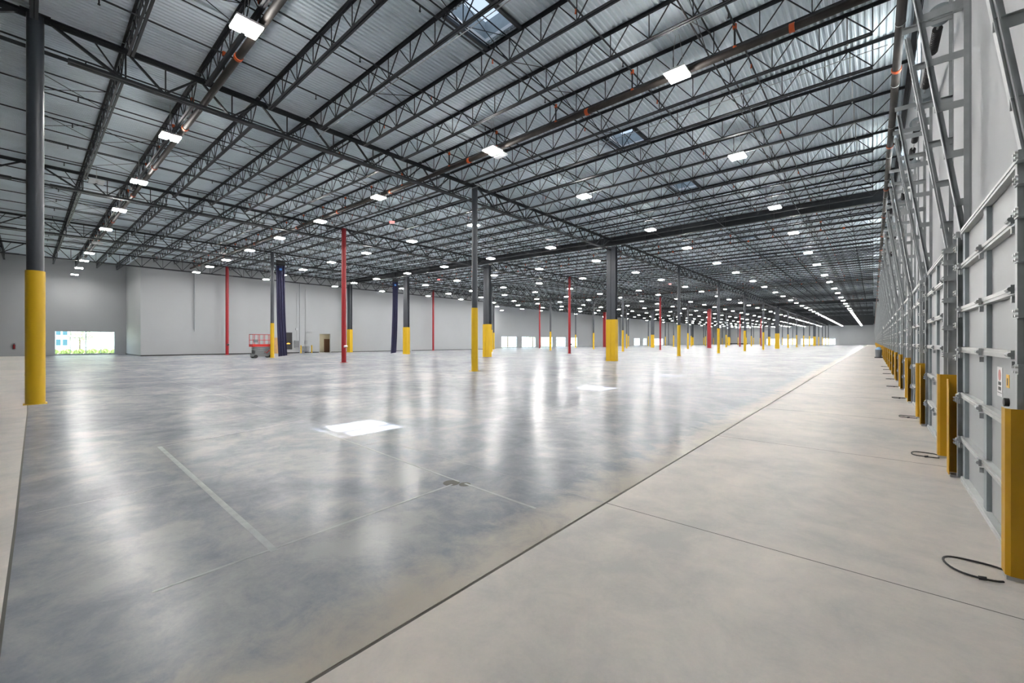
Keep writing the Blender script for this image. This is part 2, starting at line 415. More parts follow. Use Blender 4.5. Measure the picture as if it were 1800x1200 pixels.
# ================================================================== GIRDERS
def chord(b, a, c, leg=.075, gap=.03, th=.012, flip=1):
    """double angle chord from a to c; horizontal legs out, vertical legs towards web"""
    a = Vector(a); c = Vector(c); d = (c-a).normalized(); sd_ = d.cross(Vector((0,0,1))).normalized()
    for s_ in (-1, 1):
        o = sd_*s_*(gap/2+leg/2); b.bar(a+o, c+o, leg, th)
        o2 = sd_*s_*(gap/2+th/2)+Vector((0,0,flip*leg/2)); b.bar(a+o2, c+o2, th, leg)
    return b
gm = {}
def girder_mesh(gi, L, tag):
    if (gi, tag) in gm: return gm[(gi, tag)]
    zt_ = zr(GX[gi]); zb = (9.62, 9.80, 9.95, 10.12)[gi]
    ax = .14 if not tag else .3
    tc = MB(); chord(tc, (0, ax, zt_-.01), (0, L-ax, zt_-.01), .125, .03, .016, -1)
    bc = MB(); chord(bc, (0, ax+.5, zb+.01), (0, L-ax-.5, zb+.01), .115, .03, .018, 1)
    bc.bar((0, ax, zb+.05), (0, ax+.55, zb+.05), .03, .1).bar((0, L-ax-.55, zb+.05), (0, L-ax, zb+.05), .03, .1)
    web = MB(); z1 = zt_-.07; z0 = zb+.06
    for i in range(9):
        ya, yb_ = i*JS, (i+1)*JS; ym = (ya+yb_)/2
        if i == 0:
            web.bar((0, .3, z1), (0, JS-.1, z0), .09, .07); web.bar((0, JS*.62, z1), (0, JS-.1, z0), .04, .035); continue
        if i == 8:
            web.bar((0, L-.3, z1), (0, L-JS+.1, z0), .09, .07); web.bar((0, L-JS*.62, z1), (0, L-JS+.1, z0), .04, .035)
            continue
        web.bar((0, ya+.05, z1), (0, ym, z0), .07, .055); web.bar((0, ym, z0), (0, yb_-.05, z1), .07, .055)
        web.bar((0, ym+.03, z0), (0, ym+.03, z1), .035, .035)
    for i in (1, 8): web.bar((0, i*JS, z0), (0, i*JS, z1), .04, .04)
    gm[(gi, tag)] = [('top_chord', tc.mesh('top_chord', 'steel')), ('bottom_chord', bc.mesh('bottom_chord', 'steel')), ('web', web.mesh('web', 'steel'))]
    return gm[(gi, tag)]
for gi, gx in enumerate(GX):
    for k in range(-1, 16):
        t = thing('roof_girder', 'black truss girder over the column %s, %s span along' % (linename[gi], nth(k+2)), 'girder', (gx, Y0+k*PITCH, 0), 'truss girders over the column lines')
        for pn, me in girder_mesh(gi, PITCH, 0): ob(pn, me, t)
# ================================================================== JOISTS
SP = [(XW-.04, GX[0]), (GX[0], GX[1]), (GX[1], GX[2]), (GX[2], GX[3]), (GX[3], XR+.02)]
spn = ['in the dock-side bay', 'in the second bay', 'in the third bay', 'in the left wall bay', 'over the left recess']
def joist_geo(si, simple=False):
    xa, xb = SP[si]; za, zb = zr(xa)+.12, zr(xb)+.12
    if xa > 0: za = zr(0)+.12
    L = xa-xb
    def P(t, z): return (xa-t*L, 0, za+(zb-za)*t+z)
    D = .80; e = .95/L; hh = .12/L
    tc = MB(); chord(tc, P(.002, .07), P(.998, .07), .065, .028, .01, -1)
    bc = MB(); chord(bc, P(e, -D+.08), P(1-e, -D+.08), .06, .028, .01, 1)
    wb = MB(); nn = round(L*(1-2*e)/1.17); zt_, zb_ = .03, -D+.12
    if simple: nn = nn
    for i in range(nn+1):
        t = e+(1-2*e)*i/nn; hstep = (1-2*e)/nn/2
        wb.bar(P(t, zb_), P(t, zt_), .022, .022)
        wb.bar(P(t, zb_), P(max(t-hstep, hh) if i else hh*2, zt_), .026, .026)
        wb.bar(P(t, zb_), P(min(t+hstep, 1-hh) if i < nn else 1-hh*2, zt_), .026, .026)
    return tc, bc, wb
jm = {}
for si in range(5):
    tc, bc, wb = joist_geo(si); jm[si] = [('top_chord', tc.mesh('top_chord', 'steel')), ('bottom_chord', bc.mesh('bottom_chord', 'steel')), ('web', wb.mesh('web', 'steel'))]
    a = MB()
    for q in (tc, bc, wb):
        o_ = len(a.v); a.v += q.v; a.f += [tuple(o_+i for i in f_) for f_ in q.f]
    jm[('one', si)] = a
count = 0; far = MB(); onem = {}
for k in range(-3, 150):
    if k in [b_*9 for b_ in BEAMS]: continue
    y = Y0+k*JS
    for si in range(5):
        if si == 4 and (YJ1-.2 < y < YJ2+.2): continue
        if si == 4 and k > 5:
            pass
        elif count < 300 or k < 40:
            if count < 300:
                lab = 'black open-web roof joist %s, %s from the near end' % (spn[si], nth(k+4))
                if k < 45:
                    t = thing('roof_joist', lab, 'joist', (0, y, 0), 'open-web roof joists')
                    for pn, me in jm[si]: ob(pn, me, t)
                else:
                    if si not in onem: onem[si] = jm[('one', si)].mesh('roof_joist', 'steel')
                    ob('roof_joist', onem[si], None, (0, y, 0), None, lab, 'joist', 'open-web roof joists')
                count += 1; continue
        q = jm[('one', si)]; o_ = len(far.v)
        far.v += [(vx, vy+y, vz) for vx, vy, vz in q.v]; far.f += [tuple(o_+i for i in f_) for f_ in q.f]
put('distant_roof_joists', far, 'steel', kind='stuff', label='black open-web roof joists massed far away under the roof deck', cat='joists')
# deep beams ---------------------------------------------------------
for bi, kb in enumerate(BEAMS):
    y = Y0+kb*PITCH
    for si in range(4):
        xa, xb = SP[si]; b = MB(); z1 = lambda x: zr(min(x, 0))+.19
        for dz0, dz1, hw in ((-.72, -.69, .13), (-.69, -.03, .008), (-.03, 0, .13)):
            k_ = len(b.v)
            for x in (xa, xb):
                for yy in (-hw, hw):
                    for dz in (dz0, dz1): b.v.append((x, y+yy, z1(x)+dz))
            b.f += [tuple(k_+i for i in q) for q in ((0,1,3,2),(4,6,7,5),(0,4,5,1),(2,3,7,6),(0,2,6,4),(1,5,7,3))]
        st = MB(); nst = 6
        for i in range(1, nst):
            x = xa+(xb-xa)*i/nst; st.box(x-.008, x+.008, y-.12, y+.12, z1(x)-.69, z1(x)-.03)
        t = put('deep_cross_beam', b, 'steel', label='deep dark solid-web beam %s, %s cross line from the camera' % (spn[si], nth(bi+1)), cat='beam', group='deep cross beams')
        put('stiffener', st, 'steel', t)
# bridging -----------------------------------------------------------
brm = {}
for si in range(4):
    xa, xb = SP[si]
    mes = []
    for tr in (0, .16):
        b = MB()
        for fi, fr in enumerate((.25, .5, .75)):
            x = xa+(xb-xa)*fr; zt_ = zr(min(x, 0))+.12
            b.bar((x, tr, zt_-.01), (x, PITCH-tr, zt_-.01), .038, .012); b.bar((x, tr, zt_-.01+.0), (x, PITCH-tr, zt_-.01), .01, .038)
            b.bar((x, tr, zt_-.70), (x, PITCH-tr, zt_-.70), .038, .012); b.bar((x, tr, zt_-.70), (x, PITCH-tr, zt_-.70), .01, .038)
            for i in range(9):
                if (i+fi) % 3 == 0 or fi == 1:
                    b.bar((x+.03, i*JS+.05+tr, zt_-.70), (x+.03, (i+1)*JS-.05-tr, zt_-.02), .016, .016)
                    b.bar((x-.03, i*JS+.05+tr, zt_-.02), (x-.03, (i+1)*JS-.05-tr, zt_-.70), .016, .016)
        mes.append(b.mesh('joist_bridging', 'steel'))
    for k in range(0, 16):
        ob('joist_bridging', mes[1 if k in (1, 2, 6, 7, 11, 12) else 0], None, (0, Y0+k*PITCH, 0), None, 'thin black joist bracing %s, %s stretch from the camera' % (spn[si], nth(k+1)), 'bracing', 'bracing between roof joists')
put('wall_ledger_angle', MB().box(XW-.14, XW, YB, YF, 10.60, 10.615).box(XW-.015, XW, YB, YF, 10.42, 10.6), 'steel', label='long black ledger angle carrying joist ends along the dock wall', cat='ledger')
# ================================================================== LIGHTS
def fixture(lensmat):
    t = thing('high_bay_light', '', 'light', (0, 0, 0), 'high-bay ceiling lights')
    put('housing', MB().box(-.30, .30, -.30, .30, .045, .10).box(-.14, .14, -.22, .22, .10, .16), 'white', t)
    for s_ in (-1, 1): put('lens', MB().box(-.285, .285, min(s_*.05, s_*.29), max(s_*.05, s_*.29), .0, .045), lensmat, t)
    put('hanger', MB().cyl((-.2, 0, .1), (0, 0, .40), .006, 6).cyl((.2, 0, .1), (0, 0, .40), .006, 6), 'galv2', t)
    return t
LX = [-4.4, -11.95, -20.6, -27.6, -34.4, -41.0, -47.6, -53.2, -58.6, -64.8, -71.5]
lit = fixture('lens'); off = fixture('offlens'); first = True
hangm = []
for x in LX:
    L_ = zr(x)+.205-9.58
    hangm.append(MB().cyl((-.2, 0, .1), (-.05, 0, L_), .006, 6).cyl((.2, 0, .1), (.05, 0, L_), .006, 6).mesh('hanger', 'galv2'))
for ch in lit.children:
    if ch.name.startswith('hanger'): ch.data = hangm[0]
for k in range(0, 17):
    for h in (0, 1):
        y = k*PITCH+(3.6, 12.6)[h] if k == 0 else k*PITCH+(3.2, 12.2)[h]
        if y > YF-2: continue
        for xi, x in enumerate(LX):
            if xi > 8 and (YJ1 < y < YJ2): continue
            if xi > 8 and 4 < k < 20 and (xi == 10 or h): continue
            if (k, h, xi) == (0, 0, 6): continue
            lab = 'lit twin-panel ceiling light, %s row from the dock doors, %s along' % (nth(xi+1), nth(2*k+h+1))
            if first: lit.location = (x, y, 9.58); lit['label'] = lab; first = False
            else:
                q = dup(lit, (x, y, 9.58), lab)
                for ch in q.children:
                    if ch.name.startswith('hanger'): ch.data = hangm[xi]
for ch in off.children:
    if ch.name.startswith('hanger'): ch.data = MB().cyl((-.2, 0, .1), (-.05, 0, 1.02), .006, 6).cyl((.2, 0, .1), (.05, 0, 1.02), .006, 6).mesh('hanger', 'galv2')
off.location = (-12.3, 13.3, 9.75); off['label'] = 'unlit white high-bay light panel left of the long sprinkler main'
dup(off, (-31.5, 2.4, 10.2), 'unlit white high-bay light panel above the second column line near the left edge')
dup(off, (-47.6, 3.7, 9.6), 'dim unlit white light panel in the nearest left row of lit lights')
dup(off, (-49.0, 12.6, 10.4), 'unlit white high-bay light panel near the left wall and the red column')
# ================================================================== SPRINKLERS
bx = [-2.95-3.05*j for j in range(5)]+[-18.95-3.04*j for j in range(15)]
head = MB().cyl((0,0,0), (0,0,-.10), .018, 8).cyl((0,0,-.10), (0,0,-.115), .03, 8).mesh('sprinkler_head', 'orange', True)
drop = MB().cyl((0,0,0), (0,0,-.13), .016, 8).cyl((0,0,-.13), (0,0,-.15), .03, 8).mesh('sprinkler_head', 'steel', True)
for j, x in enumerate(bx):
    z = zr(x)-.03
    if any(abs(x-g) < .3 for g in GX): x -= .4
    for si_, (ya, yb_) in enumerate(((-6, 33.0), (33.8, 116.2), (117, 199.5))):
        t = put('sprinkler_branch_pipe', MB().cyl((0, ya, 0), (0, yb_, 0), .026, 8), 'steel', None, (x, 0, z), True, label='thin dark sprinkler branch pipe, %s line from the dock doors, %s' % (nth(j+1), ('near stretch', 'middle stretch', 'far stretch')[si_]), cat='pipe', group='sprinkler branch pipes')
        if si_ == 0:
            for i in range(12): ob('sprinkler_head', head if i % 2 else drop, t, (0, 1.2+i*2.78, -.02))
        if si_ == 1:
            for i in range(12): ob('sprinkler_head', head, t, (0, 35.5+i*3, -.02))
for mi, y in enumerate((3.95, 13.0, 38.4, 71.8, 105)):
    t = thing('sprinkler_main', 'brown black sprinkler main pipe running across the building, %s from the camera' % nth(mi+1), 'pipe', (0, y, 0), 'sprinkler mains')
    pr = .095 if mi < 2 else .045
    b = MB().cyl((XW-.5, 0, 9.86), (-17.3, 0, 9.86), pr, 16).cyl((-17.3, 0, 9.86), (-63.2, 0, 9.86+.0165*46), pr, 16)
    put('pipe', b, 'pipe', t, None, True)
    cp = MB(); rs = MB()
    for x in bx:
        z = 9.86+.0165*max(0, -17.3-x)
        cp.cyl((x, 0, zr(x)-.10), (x, 0, zr(x)+.02), .055, 10).cyl((x, 0, z+.06), (x, 0, z+.14), .05, 10)
        rs.cyl((x, 0, z+.1), (x, 0, zr(x)-.1), .028, 8)
    for x in (-1.6, -7.7, -13.8, -20, -26, -32.2, -41, -50, -59):
        z = 9.86+.0165*max(0, -17.3-x); cp.cyl((x-.06, 0, z), (x+.06, 0, z), pr+.02, 14)
    put('coupling', cp, 'orange', t, None, True, label='orange couplings on the pipe'); put('riser', rs, 'steel', t, None, True)
t = thing('wall_sprinkler_pipe', 'thick brown steel pipe with orange couplings running high along the dock wall', 'pipe', (.52, 0, 9.75))
put('pipe', MB().cyl((0, -4, 0), (0, 270, 0), .10, 18), 'pipe', t, None, True)
cp = MB()
for i in range(40): cp.cyl((0, 4.0+6.4*i-.06, 0), (0, 4.0+6.4*i+.06, 0), .118, 16)
put('coupling', cp, 'orange', t, None, True, label='orange couplings on the pipe')
hb = MB()
for i in range(80): y = 1+3.35*i; hb.cyl((0, y-.012, 0), (0, y+.012, 0), .108, 14).cyl((0, y, .1), (0, y, .85), .008, 5)
put('pipe_hanger', hb, 'galv2', t, None, True)
# conduit drops hanging from the joists near the dock wall
for i in range(9):
    y = 9.4+1.85*i
    put('hanger_rod', MB().box(-.018, .018, -.012, .012, 0, .9), 'galv2', None, (-.55-.0*i, y, 9.95), label='thin pale hanger strap beside the dock wall pipe, %s from the camera' % nth(i+1), cat='hanger', group='hanger straps near the dock wall')
# long thin conduits crossing below the joists
for i, y in enumerate((7.6, 15.6, 20.4, 26.0, 33.0)):
    put('ceiling_conduit', MB().cyl((.3, y, 9.93), (-17.0, y, 9.93), .012, 6), 'conduit', None, None, True, label='thin pale conduit strapped under the roof joists, %s from the camera' % nth(i+1), cat='conduit', group='conduits under the joists')
# ================================================================== DOCK DOORS
DW, DH = 2.72, 3.06
XA = .885
def lean_x(z): return XD-.035-.135*(z-2.95)
zs = [0, .52, 1.05, 1.6, 2.09, 2.61, 3.06]
def door_parts():
    P = []
    for i in range(6):
        P.append(('panel', MB().box(XD, XD+.05, .03, DW-.03, zs[i]+.003, zs[i+1]-.003).mesh('panel', 'panel')))
    st = []
    for i, z in enumerate(zs):
        zz = z+(.035 if i == 0 else -.03 if i == 6 else 0)
        b = MB().box(XD-.055, XD, .05, DW-.05, zz-.032, zz-.022).box(XD-.055, XD, .05, DW-.05, zz+.022, zz+.032).box(XD-.055, XD-.048, .05, DW-.05, zz-.022, zz+.022).box(XD-.062, XD-.055, .05, DW-.05, zz-.006, zz+.006)
        P.append(('strut', b.mesh('strut', 'galv2')))
    for y, wd in ((.10, .07), (DW/2, .07), (DW-.10, .07)):
        b = MB()
        for i in range(6): b.box(XD-.035, XD, y-wd, y+wd, zs[i]+.04, zs[i+1]-.036)
        P.append(('stile', b.mesh('stile', 'stile')))
        for z in zs[1:-1]:
            hb = MB().bar((XD-.075, y-.05, z), (XD-.075, y+.05, z), .02, .065).cyl((XD-.085, y-.05, z), (XD-.085, y+.05, z), .018, 8)
            hb.bar((XD-.06, y-.02, z-.075), (XD-.06, y+.02, z-.075), .03, .05)
            P.append(('hinge', hb.mesh('hinge', 'galv')))
    for side, y, sg in ((0, -.05, -1), (1, DW+.05, 1)):
        # vertical channel track with angle and bolted plates
        b = MB().box(XD-.075, XD-.07, y-.03, y+.03, .03, 2.98).box(XD-.07, XD-.02, min(y, y+sg*.03), max(y, y+sg*.03), .03, 2.98)
        b.box(XD+.05, XD+.11, y+sg*.02-.02, y+sg*.02+.02, .0, 3.0).box(XD-.04, XD+.11, y+sg*.065-.004, y+sg*.065+.004, .0, 3.1).box(XD-.04, XD-.033, min(y+sg*.065, y+sg*.115), max(y+sg*.065, y+sg*.115), .0, 3.1)
        P.append(('vertical_track', b.mesh('vertical_track', 'galv')))
        pl = MB(); bo = MB()
        for z in (.45, .98, 1.5, 1.9, 2.3, 2.62, 2.85, 3.02):
            pl.box(XD-.085, XD+.02, min(y, y+sg*.115), max(y, y+sg*.115), z-.035, z+.035)
            for dz in (-.018, .018): bo.cyl((XD-.10, y+sg*.05, z+dz), (XD-.085, y+sg*.05, z+dz), .010, 8).cyl((XD-.10, y+sg*.11, z+dz), (XD-.085, y+sg*.11, z+dz), .010, 8)
        P.append(('track_bracket', pl.mesh('track_bracket', 'galv'))); P.append(('bolt', bo.mesh('bolt', 'bolt', True)))
        ZL = 6.35
        b = MB().bar((lean_x(2.95), y, 2.95), (lean_x(ZL), y, ZL), .075, .008, (1, 0, 0)).bar((lean_x(2.95)+.03, y+sg*.028, 2.95), (lean_x(ZL)+.03, y+sg*.028, ZL), .006, .06, (1, 0, 0))
        b.bar((lean_x(2.95)+.02, y+sg*.05, 2.95), (lean_x(ZL)+.02, y+sg*.05, ZL), .05, .01, (1, 0, 0))
        P.append(('leaning_track', b.mesh('leaning_track', 'galv')))
        P.append(('wall_angle', MB().box(XA-.006, XA, min(y, y+sg*.05), max(y, y+sg*.05), 3.0, 6.75).box(XA-.045, XA, y+sg*.0-.004, y+sg*.0+.004, 3.0, 6.75).box(XA, XW, y+sg*.02-.004, y+sg*.02+.004, 3.1, 3.2).box(XA, XW, y+sg*.02-.004, y+sg*.02+.004, 6.5, 6.6).mesh('wall_angle', 'galv')))
        for i in range(6):
            z = 3.42+.61*i
            P.append(('bracket_rung', MB().box(lean_x(z)-.01, XA-.006, y+sg*.012, y+sg*.018, z-.045, z+.045).box(lean_x(z)-.01, XA-.006, y+sg*.012, y+sg*.05, z+.04, z+.045).mesh('bracket_rung', 'galv')))
        # drum on the shaft
        dz = 6.58; dx = .76
        b = MB().cyl((dx, y+sg*(-.02)-.01, dz), (dx, y+sg*(-.02)+.01, dz), .145, 24).cyl((dx, y-sg*.16-.01, dz), (dx, y-sg*.16+.01, dz), .12, 24, .09).cyl((dx, y-sg*.15, dz), (dx, y-sg*.02, dz), .08, 20)
        P.append(('cable_drum', b.mesh('cable_drum', 'stile', True)))
        P.append(('bearing_plate', MB().box(dx-.10, XW-.01, y+sg*.03-.004, y+sg*.03+.004, dz-.10, dz+.07).mesh('bearing_plate', 'galv')))
        b = MB().cyl((dx, y-sg*.45, dz), (dx, y-sg*1.15, dz), .055, 14, .05)
        for i in range(14): q = y-sg*(.45+.05*i); b.cyl((dx, q-.012, dz), (dx, q+.012, dz), .062, 14)
        P.append(('torsion_spring', b.mesh('torsion_spring', 'black', True)))
    P.append(('spring_shaft', MB().cyl((.76, -.12, 6.58), (.76, DW+.12, 6.58), .014, 10).mesh('spring_shaft', 'bolt', True)))
    P.append(('bottom_seal', MB().box(XD-.02, XD+.05, .03, DW-.03, .0, .022).mesh('bottom_seal', 'black')))
    return P
DP = door_parts()
allm = MB(); 
def join_parts(P):
    import bmesh
    bm = bmesh.new(); mats = []; 
    for pn, me in P:
        if pn in ('lift_cable',): continue
        k = len(bm.faces); bm.from_mesh(me); bm.faces.ensure_lookup_table()
        mt = me.materials[0]
        if mt not in mats: mats.append(mt)
        for f in bm.faces[k:]: f.material_index = mats.index(mt)
    me = bpy.data.meshes.new('dock_door'); bm.to_mesh(me); bm.free()
    for mt in mats: me.materials.append(mt)
    return me
DM = join_parts(DP)
DPITCH = PITCH/4
def door_y(k): return 4.74+k*DPITCH
proto = None
for k in range(-1, 65):
    y = door_y(k)
    if y > YF-4: break
    i = k+2
    lab = 'grey sectional dock door with tall leaning tracks, %s door along' % nth(k+1 if k >= 0 else 1)
    if k < 0: lab = 'grey sectional dock door mostly beyond the right edge, nearest the camera'
    if 13 <= k <= 14: continue
    if k < 9:
        if proto is None:
            proto = thing('dock_door', lab, 'door', (0, y, 0), 'dock doors')
            for pn, me in DP: ob(pn, me, proto)
        else: dup(proto, (0, y, 0), lab)
    else: ob('dock_door', DM, None, (0, y, 0), None, lab, 'door', 'dock doors')
# stickers on the first full door
y = door_y(0)
t = put('safety_sticker', MB().box(XD-.003, XD, -.10, .10, -.13, .13), 'stickw', None, (0, y+.95, 1.34), label='small white sticker with faded red and black print on nearest full dock door', cat='sticker')
put('red_print', MB().cyl((XD-.004, 0, .06), (XD-.003, 0, .06), .05, 16), 'stickr', t); put('black_print', MB().box(XD-.004, XD-.003, -.05, .05, -.03, .0).box(XD-.004, XD-.003, -.05, .05, -.075, -.045).box(XD-.004, XD-.003, -.08, .08, -.10, -.095), 'black', t)
t = put('caution_sticker', MB().box(XD-.003, XD, -.05, .05, -.05, .06), 'sticky', None, (0, y+.66, 1.36), label='small yellow sticker on dock door above the black pull hole', cat='sticker')
put('black_print', MB().box(XD-.004, XD-.003, -.01, .015, -.03, .03), 'black', t)
put('lock_knob', MB().cyl((XD-.03, y+.63, 1.19), (XD, y+.63, 1.19), .035, 16), 'black', None, None, True, label='black round lock cylinder on the nearest full dock door', cat='lock')
# ================================================================== TRACK GUARDS AND CORDS
GXF = .72
def guard_near():      # side plate faces the camera, lip runs towards the door
    s = MB(); z1 = 1.22
    s.box(GXF+.02, XW-.005, -.004, .004, .03, z1)
    pts = [(0, .0), (.02, -.0)]
    p = MB().box(GXF-.004, GXF+.0, .02, .13, .03, z1)
    p.loft([[(GXF-.004, .02, z), (GXF+.0, .024, z), (GXF+.022, .004, z), (GXF+.02, -.004, z)] for z in (.03, z1)])
    return s, p
def guard_far():
    z1 = 1.22
    s = MB()
    k = [(GXF, z1), (GXF+.05, z1-.03), (XW-.005, z1-.20), (XW-.005, .03), (GXF, .03)]
    s.loft([[(x, .17-.004, z) for x, z in k], [(x, .17+.004, z) for x, z in k]])
    k = [(.0, z1-.13), (.05, z1), (.17, z1), (.17, .03), (.0, .03)]
    p = MB().loft([[(GXF-.004, yy, z) for yy, z in k], [(GXF+.004, yy, z) for yy, z in k]])
    return s, p
gA, gB = guard_near(), guard_far()
meA = [('side_plate', gA[0].mesh('side_plate', 'guard')), ('front_lip', gA[1].mesh('front_lip', 'guard')), ('foot_plate', MB().box(GXF-.0, XW-.01, -.0, .10, .0, .03).mesh('foot_plate', 'galv2'))]
meB = [('side_plate', gB[0].mesh('side_plate', 'guard')), ('front_lip', gB[1].mesh('front_lip', 'guard')), ('foot_plate', MB().box(GXF+.01, XW-.01, .02, .15, .0, .03).mesh('foot_plate', 'galv2'))]
cordpts = lambda s_: [(.14+.17*cos(t)*(1+.2*sin(2*t*s_))-.22, .11*sin(t)*1.5, .012+.004*sin(3*t)) for t in [(.35+2*pi*.83*i/28) for i in range(29)]]
for k in range(-0, 64):
    y = door_y(k)
    if y > YF-5 or 13 <= k <= 14: continue
    for side, ms, yy in (('near', meA, y-.17), ('far', meB, y+DW+.10)):
        t = thing('track_guard', 'yellow track guard on the %s side of the %s dock door along' % (side, nth(k+1)), 'guard', (0, yy, 0), 'yellow door track guards')
        for pn, me in ms:
            if k > 12 and pn == 'foot_plate': continue
            ob(pn, me, t)
    if k < 9:
        q = R.choice((-1, 1))
        t = put('looped_rope', MB().tube(cordpts(q*(.3+.5*R.random())), .0075, 8), 'black', None, (GXF-.06, y-.14, 0), True, label='looped black cord on floor at the foot of the %s near-side yellow guard' % nth(k+1), cat='cord', group='cords by the guards')
        put('knot', MB().cyl((-.09, -.155, .012), (-.05, -.16, .02), .014, 8), 'black', t, None, True)
# end railing, bin
t = thing('dock_railing', 'yellow steel guard rail at the personnel opening among the dock doors', 'railing', (.3, 59.6, 0))
for yy in (0, 2.4, 4.8): put('post', MB().cyl((0, yy, 0), (0, yy, 1.15), .05, 12), 'guard', t, None, True)
put('rail', MB().cyl((0, 0, 1.1), (0, 4.8, 1.1), .045, 12).cyl((0, 0, .6), (0, 4.8, .6), .045, 12).cyl((0, 0, 1.1), (.6, 0, 1.1), .045, 12).cyl((0, 0, .6), (.6, 0, .6), .045, 12), 'guard', t, None, True)
t = thing('trash_barrel', 'dark round barrel with pale blue top standing against the dock wall', 'barrel', (.42, 57.6, 0))
put('body', MB().cyl((0,0,.1), (0,0,.85), .25, 20, .29), 'lgrey', t, None, True); put('lid', MB().cyl((0,0,.85), (0,0,1.12), .27, 20, .14), 'lblue', t, None, True); put('dolly', MB().cyl((0,0,.0), (0,0,.1), .33, 20), 'darkbase', t, None, True)
# ================================================================== FLOOR MARKS
def tape(x0, y0, x1, y1, wd, lab):
    put('tape_residue', MB().bar((x0, y0, .0008), (x1, y1, .0008), wd, .0014), 'residue', label=lab, cat='floor line', group='pale tape lines')
tape(-8.75, 1.39, -3.68, 1.31, .055, 'wide pale tape line on the grey floor running left from the corner mark')
tape(-3.70, .55, -3.79, 3.30, .03, 'pale tape line on the grey floor joining the long line to dark spot')
tape(-8.7, 1.40, -9.3, 3.9, .02, 'thin pale line at the far end of the wide floor tape')
tape(-3.80, 3.42, -7.6, 3.62, .025, 'thin pale line crossing the floor beyond the dark spot')
tape(-3.70, 3.42, -2.6, 3.38, .035, 'short pale line right of the dark spot')
sp = MB()
for cx, cy, r in ((-3.84, 3.33, .10), (-3.68, 3.40, .07)): sp.cyl((cx, cy, 0), (cx, cy, .0012), r, 20)
put('floor_stain', sp, 'joint', label='dark round stain where the floor tape lines meet', cat='stain')
# ================================================================== SCISSOR LIFT
t = thing('scissor_lift', 'red and grey scissor lift parked beside the yellow and grey column', 'lift', (-48.2, 15.9, 0)); t.rotation_euler.z = radians(6)
put('chassis', MB().box(-.36,.36,-.95,.95,.16,.42).box(-.38,-.30,-.8,.1,.30,.75).box(.30,.38,-.8,.05,.30,.72), 'lgrey', t)
for x in (-.36, .36):
    for yy in (-.72, .72): put('wheel', MB().cyl((x-.07, yy, .17), (x+.07, yy, .17), .17, 20), 'black', t, None, True)
sc = MB()
for i in range(4):
    z0 = .46+i*.17
    for x in (-.26, .26): sc.bar((x, -.85, z0), (x, .85, z0+.15), .05, .07).bar((x, .85, z0), (x, -.85, z0+.15), .05, .07)
put('scissor_stack', sc, 'lgrey', t)
put('platform', MB().box(-.4,.4,-1.02,1.02,1.16,1.24).box(-.42,-.4,-1.02,1.02,1.16,1.42).box(.4,.42,-1.02,1.02,1.16,1.42).box(-.4,.4,-1.04,-1.02,1.16,1.42).box(-.4,.4,1.02,1.04,1.16,1.42), 'red2', t)
rl = MB()
for x in (-.4, .4):
    for yy in (-1.0, -.5, 0, .5, 1.0): rl.cyl((x, yy, 1.24), (x, yy, 2.42), .024, 8)
    for z in (1.85, 2.42): rl.cyl((x, -1, z), (x, 1, z), .024, 8)
for yy in (-1, 1):
    for z in (1.85, 2.42): rl.cyl((-.4, yy, z), (.4, yy, z), .024, 8)
put('guardrail', rl, 'red2', t, None, True); put('control_box', MB().box(.42,.55,-.95,-.6,1.6,1.9), 'lgrey', t)
put('hydraulic_cylinder', MB().cyl((.1,.2,.5), (.1,.8,1.1), .05, 10).cyl((.38,.3,.5),(.38,.85,1.0),.04,10), 'red2', t, None, True)
# ================================================================== BANNERS
def banner(x, y, z1, ww, lab, ang, lean):
    t = thing('hanging_banner', lab, 'banner', (x, y, 0), 'navy hanging banners'); t.rotation_euler.z = ang
    rings = []; N = 26
    for i in range(31):
        q = i/30; z = .12+(z1-.55-.12)*q; off_ = lean*(1-q)**2.2
        w2 = ww*(1+.03*sin(q*7)); ring = []
        fold = max(0, .22-q)/.22
        for j in range(N):
            u = j/(N-1)-.5; ring.append((u*w2+off_, .05*sin(u*22+q*2)+.16*fold*abs(u+.3)-.02, z+.1*fold*u))
        ring2 = [(px, py+.012, pz) for px, py, pz in reversed(ring)]
        rings.append(ring+ring2)
    put('fabric', MB().loft(rings), 'navy', t, None, True)
    put('header_box', MB().box(-ww/2-.02, ww/2+.02, -.14, .14, z1-.55, z1), 'black', t)
    put('emblem', MB().cyl((0, -.10, z1-.95), (0, -.075, z1-.95), .14, 24), 'blue', t, None, True)
    put('emblem_mark', MB().box(-.05,.05,-.108,-.10,z1-1.0,z1-.98).box(-.06,.04,-.108,-.10,z1-.94,z1-.92), 'white', t)
    put('hanging_strap', MB().cyl((-ww/3,0,z1),(-ww/3,0,z1+.82),.012,6).cyl((ww/3,0,z1),(ww/3,0,z1+.82),.012,6), 'black', t)
banner(-48.9, 18.0, 10.5, .84, 'tall navy fabric banner with small blue emblem, behind the scissor lift', radians(70), .22)
banner(-49.7, 33.0, 10.4, .72, 'tall navy fabric banner hanging left of the wide yellow column', radians(55), -.25)
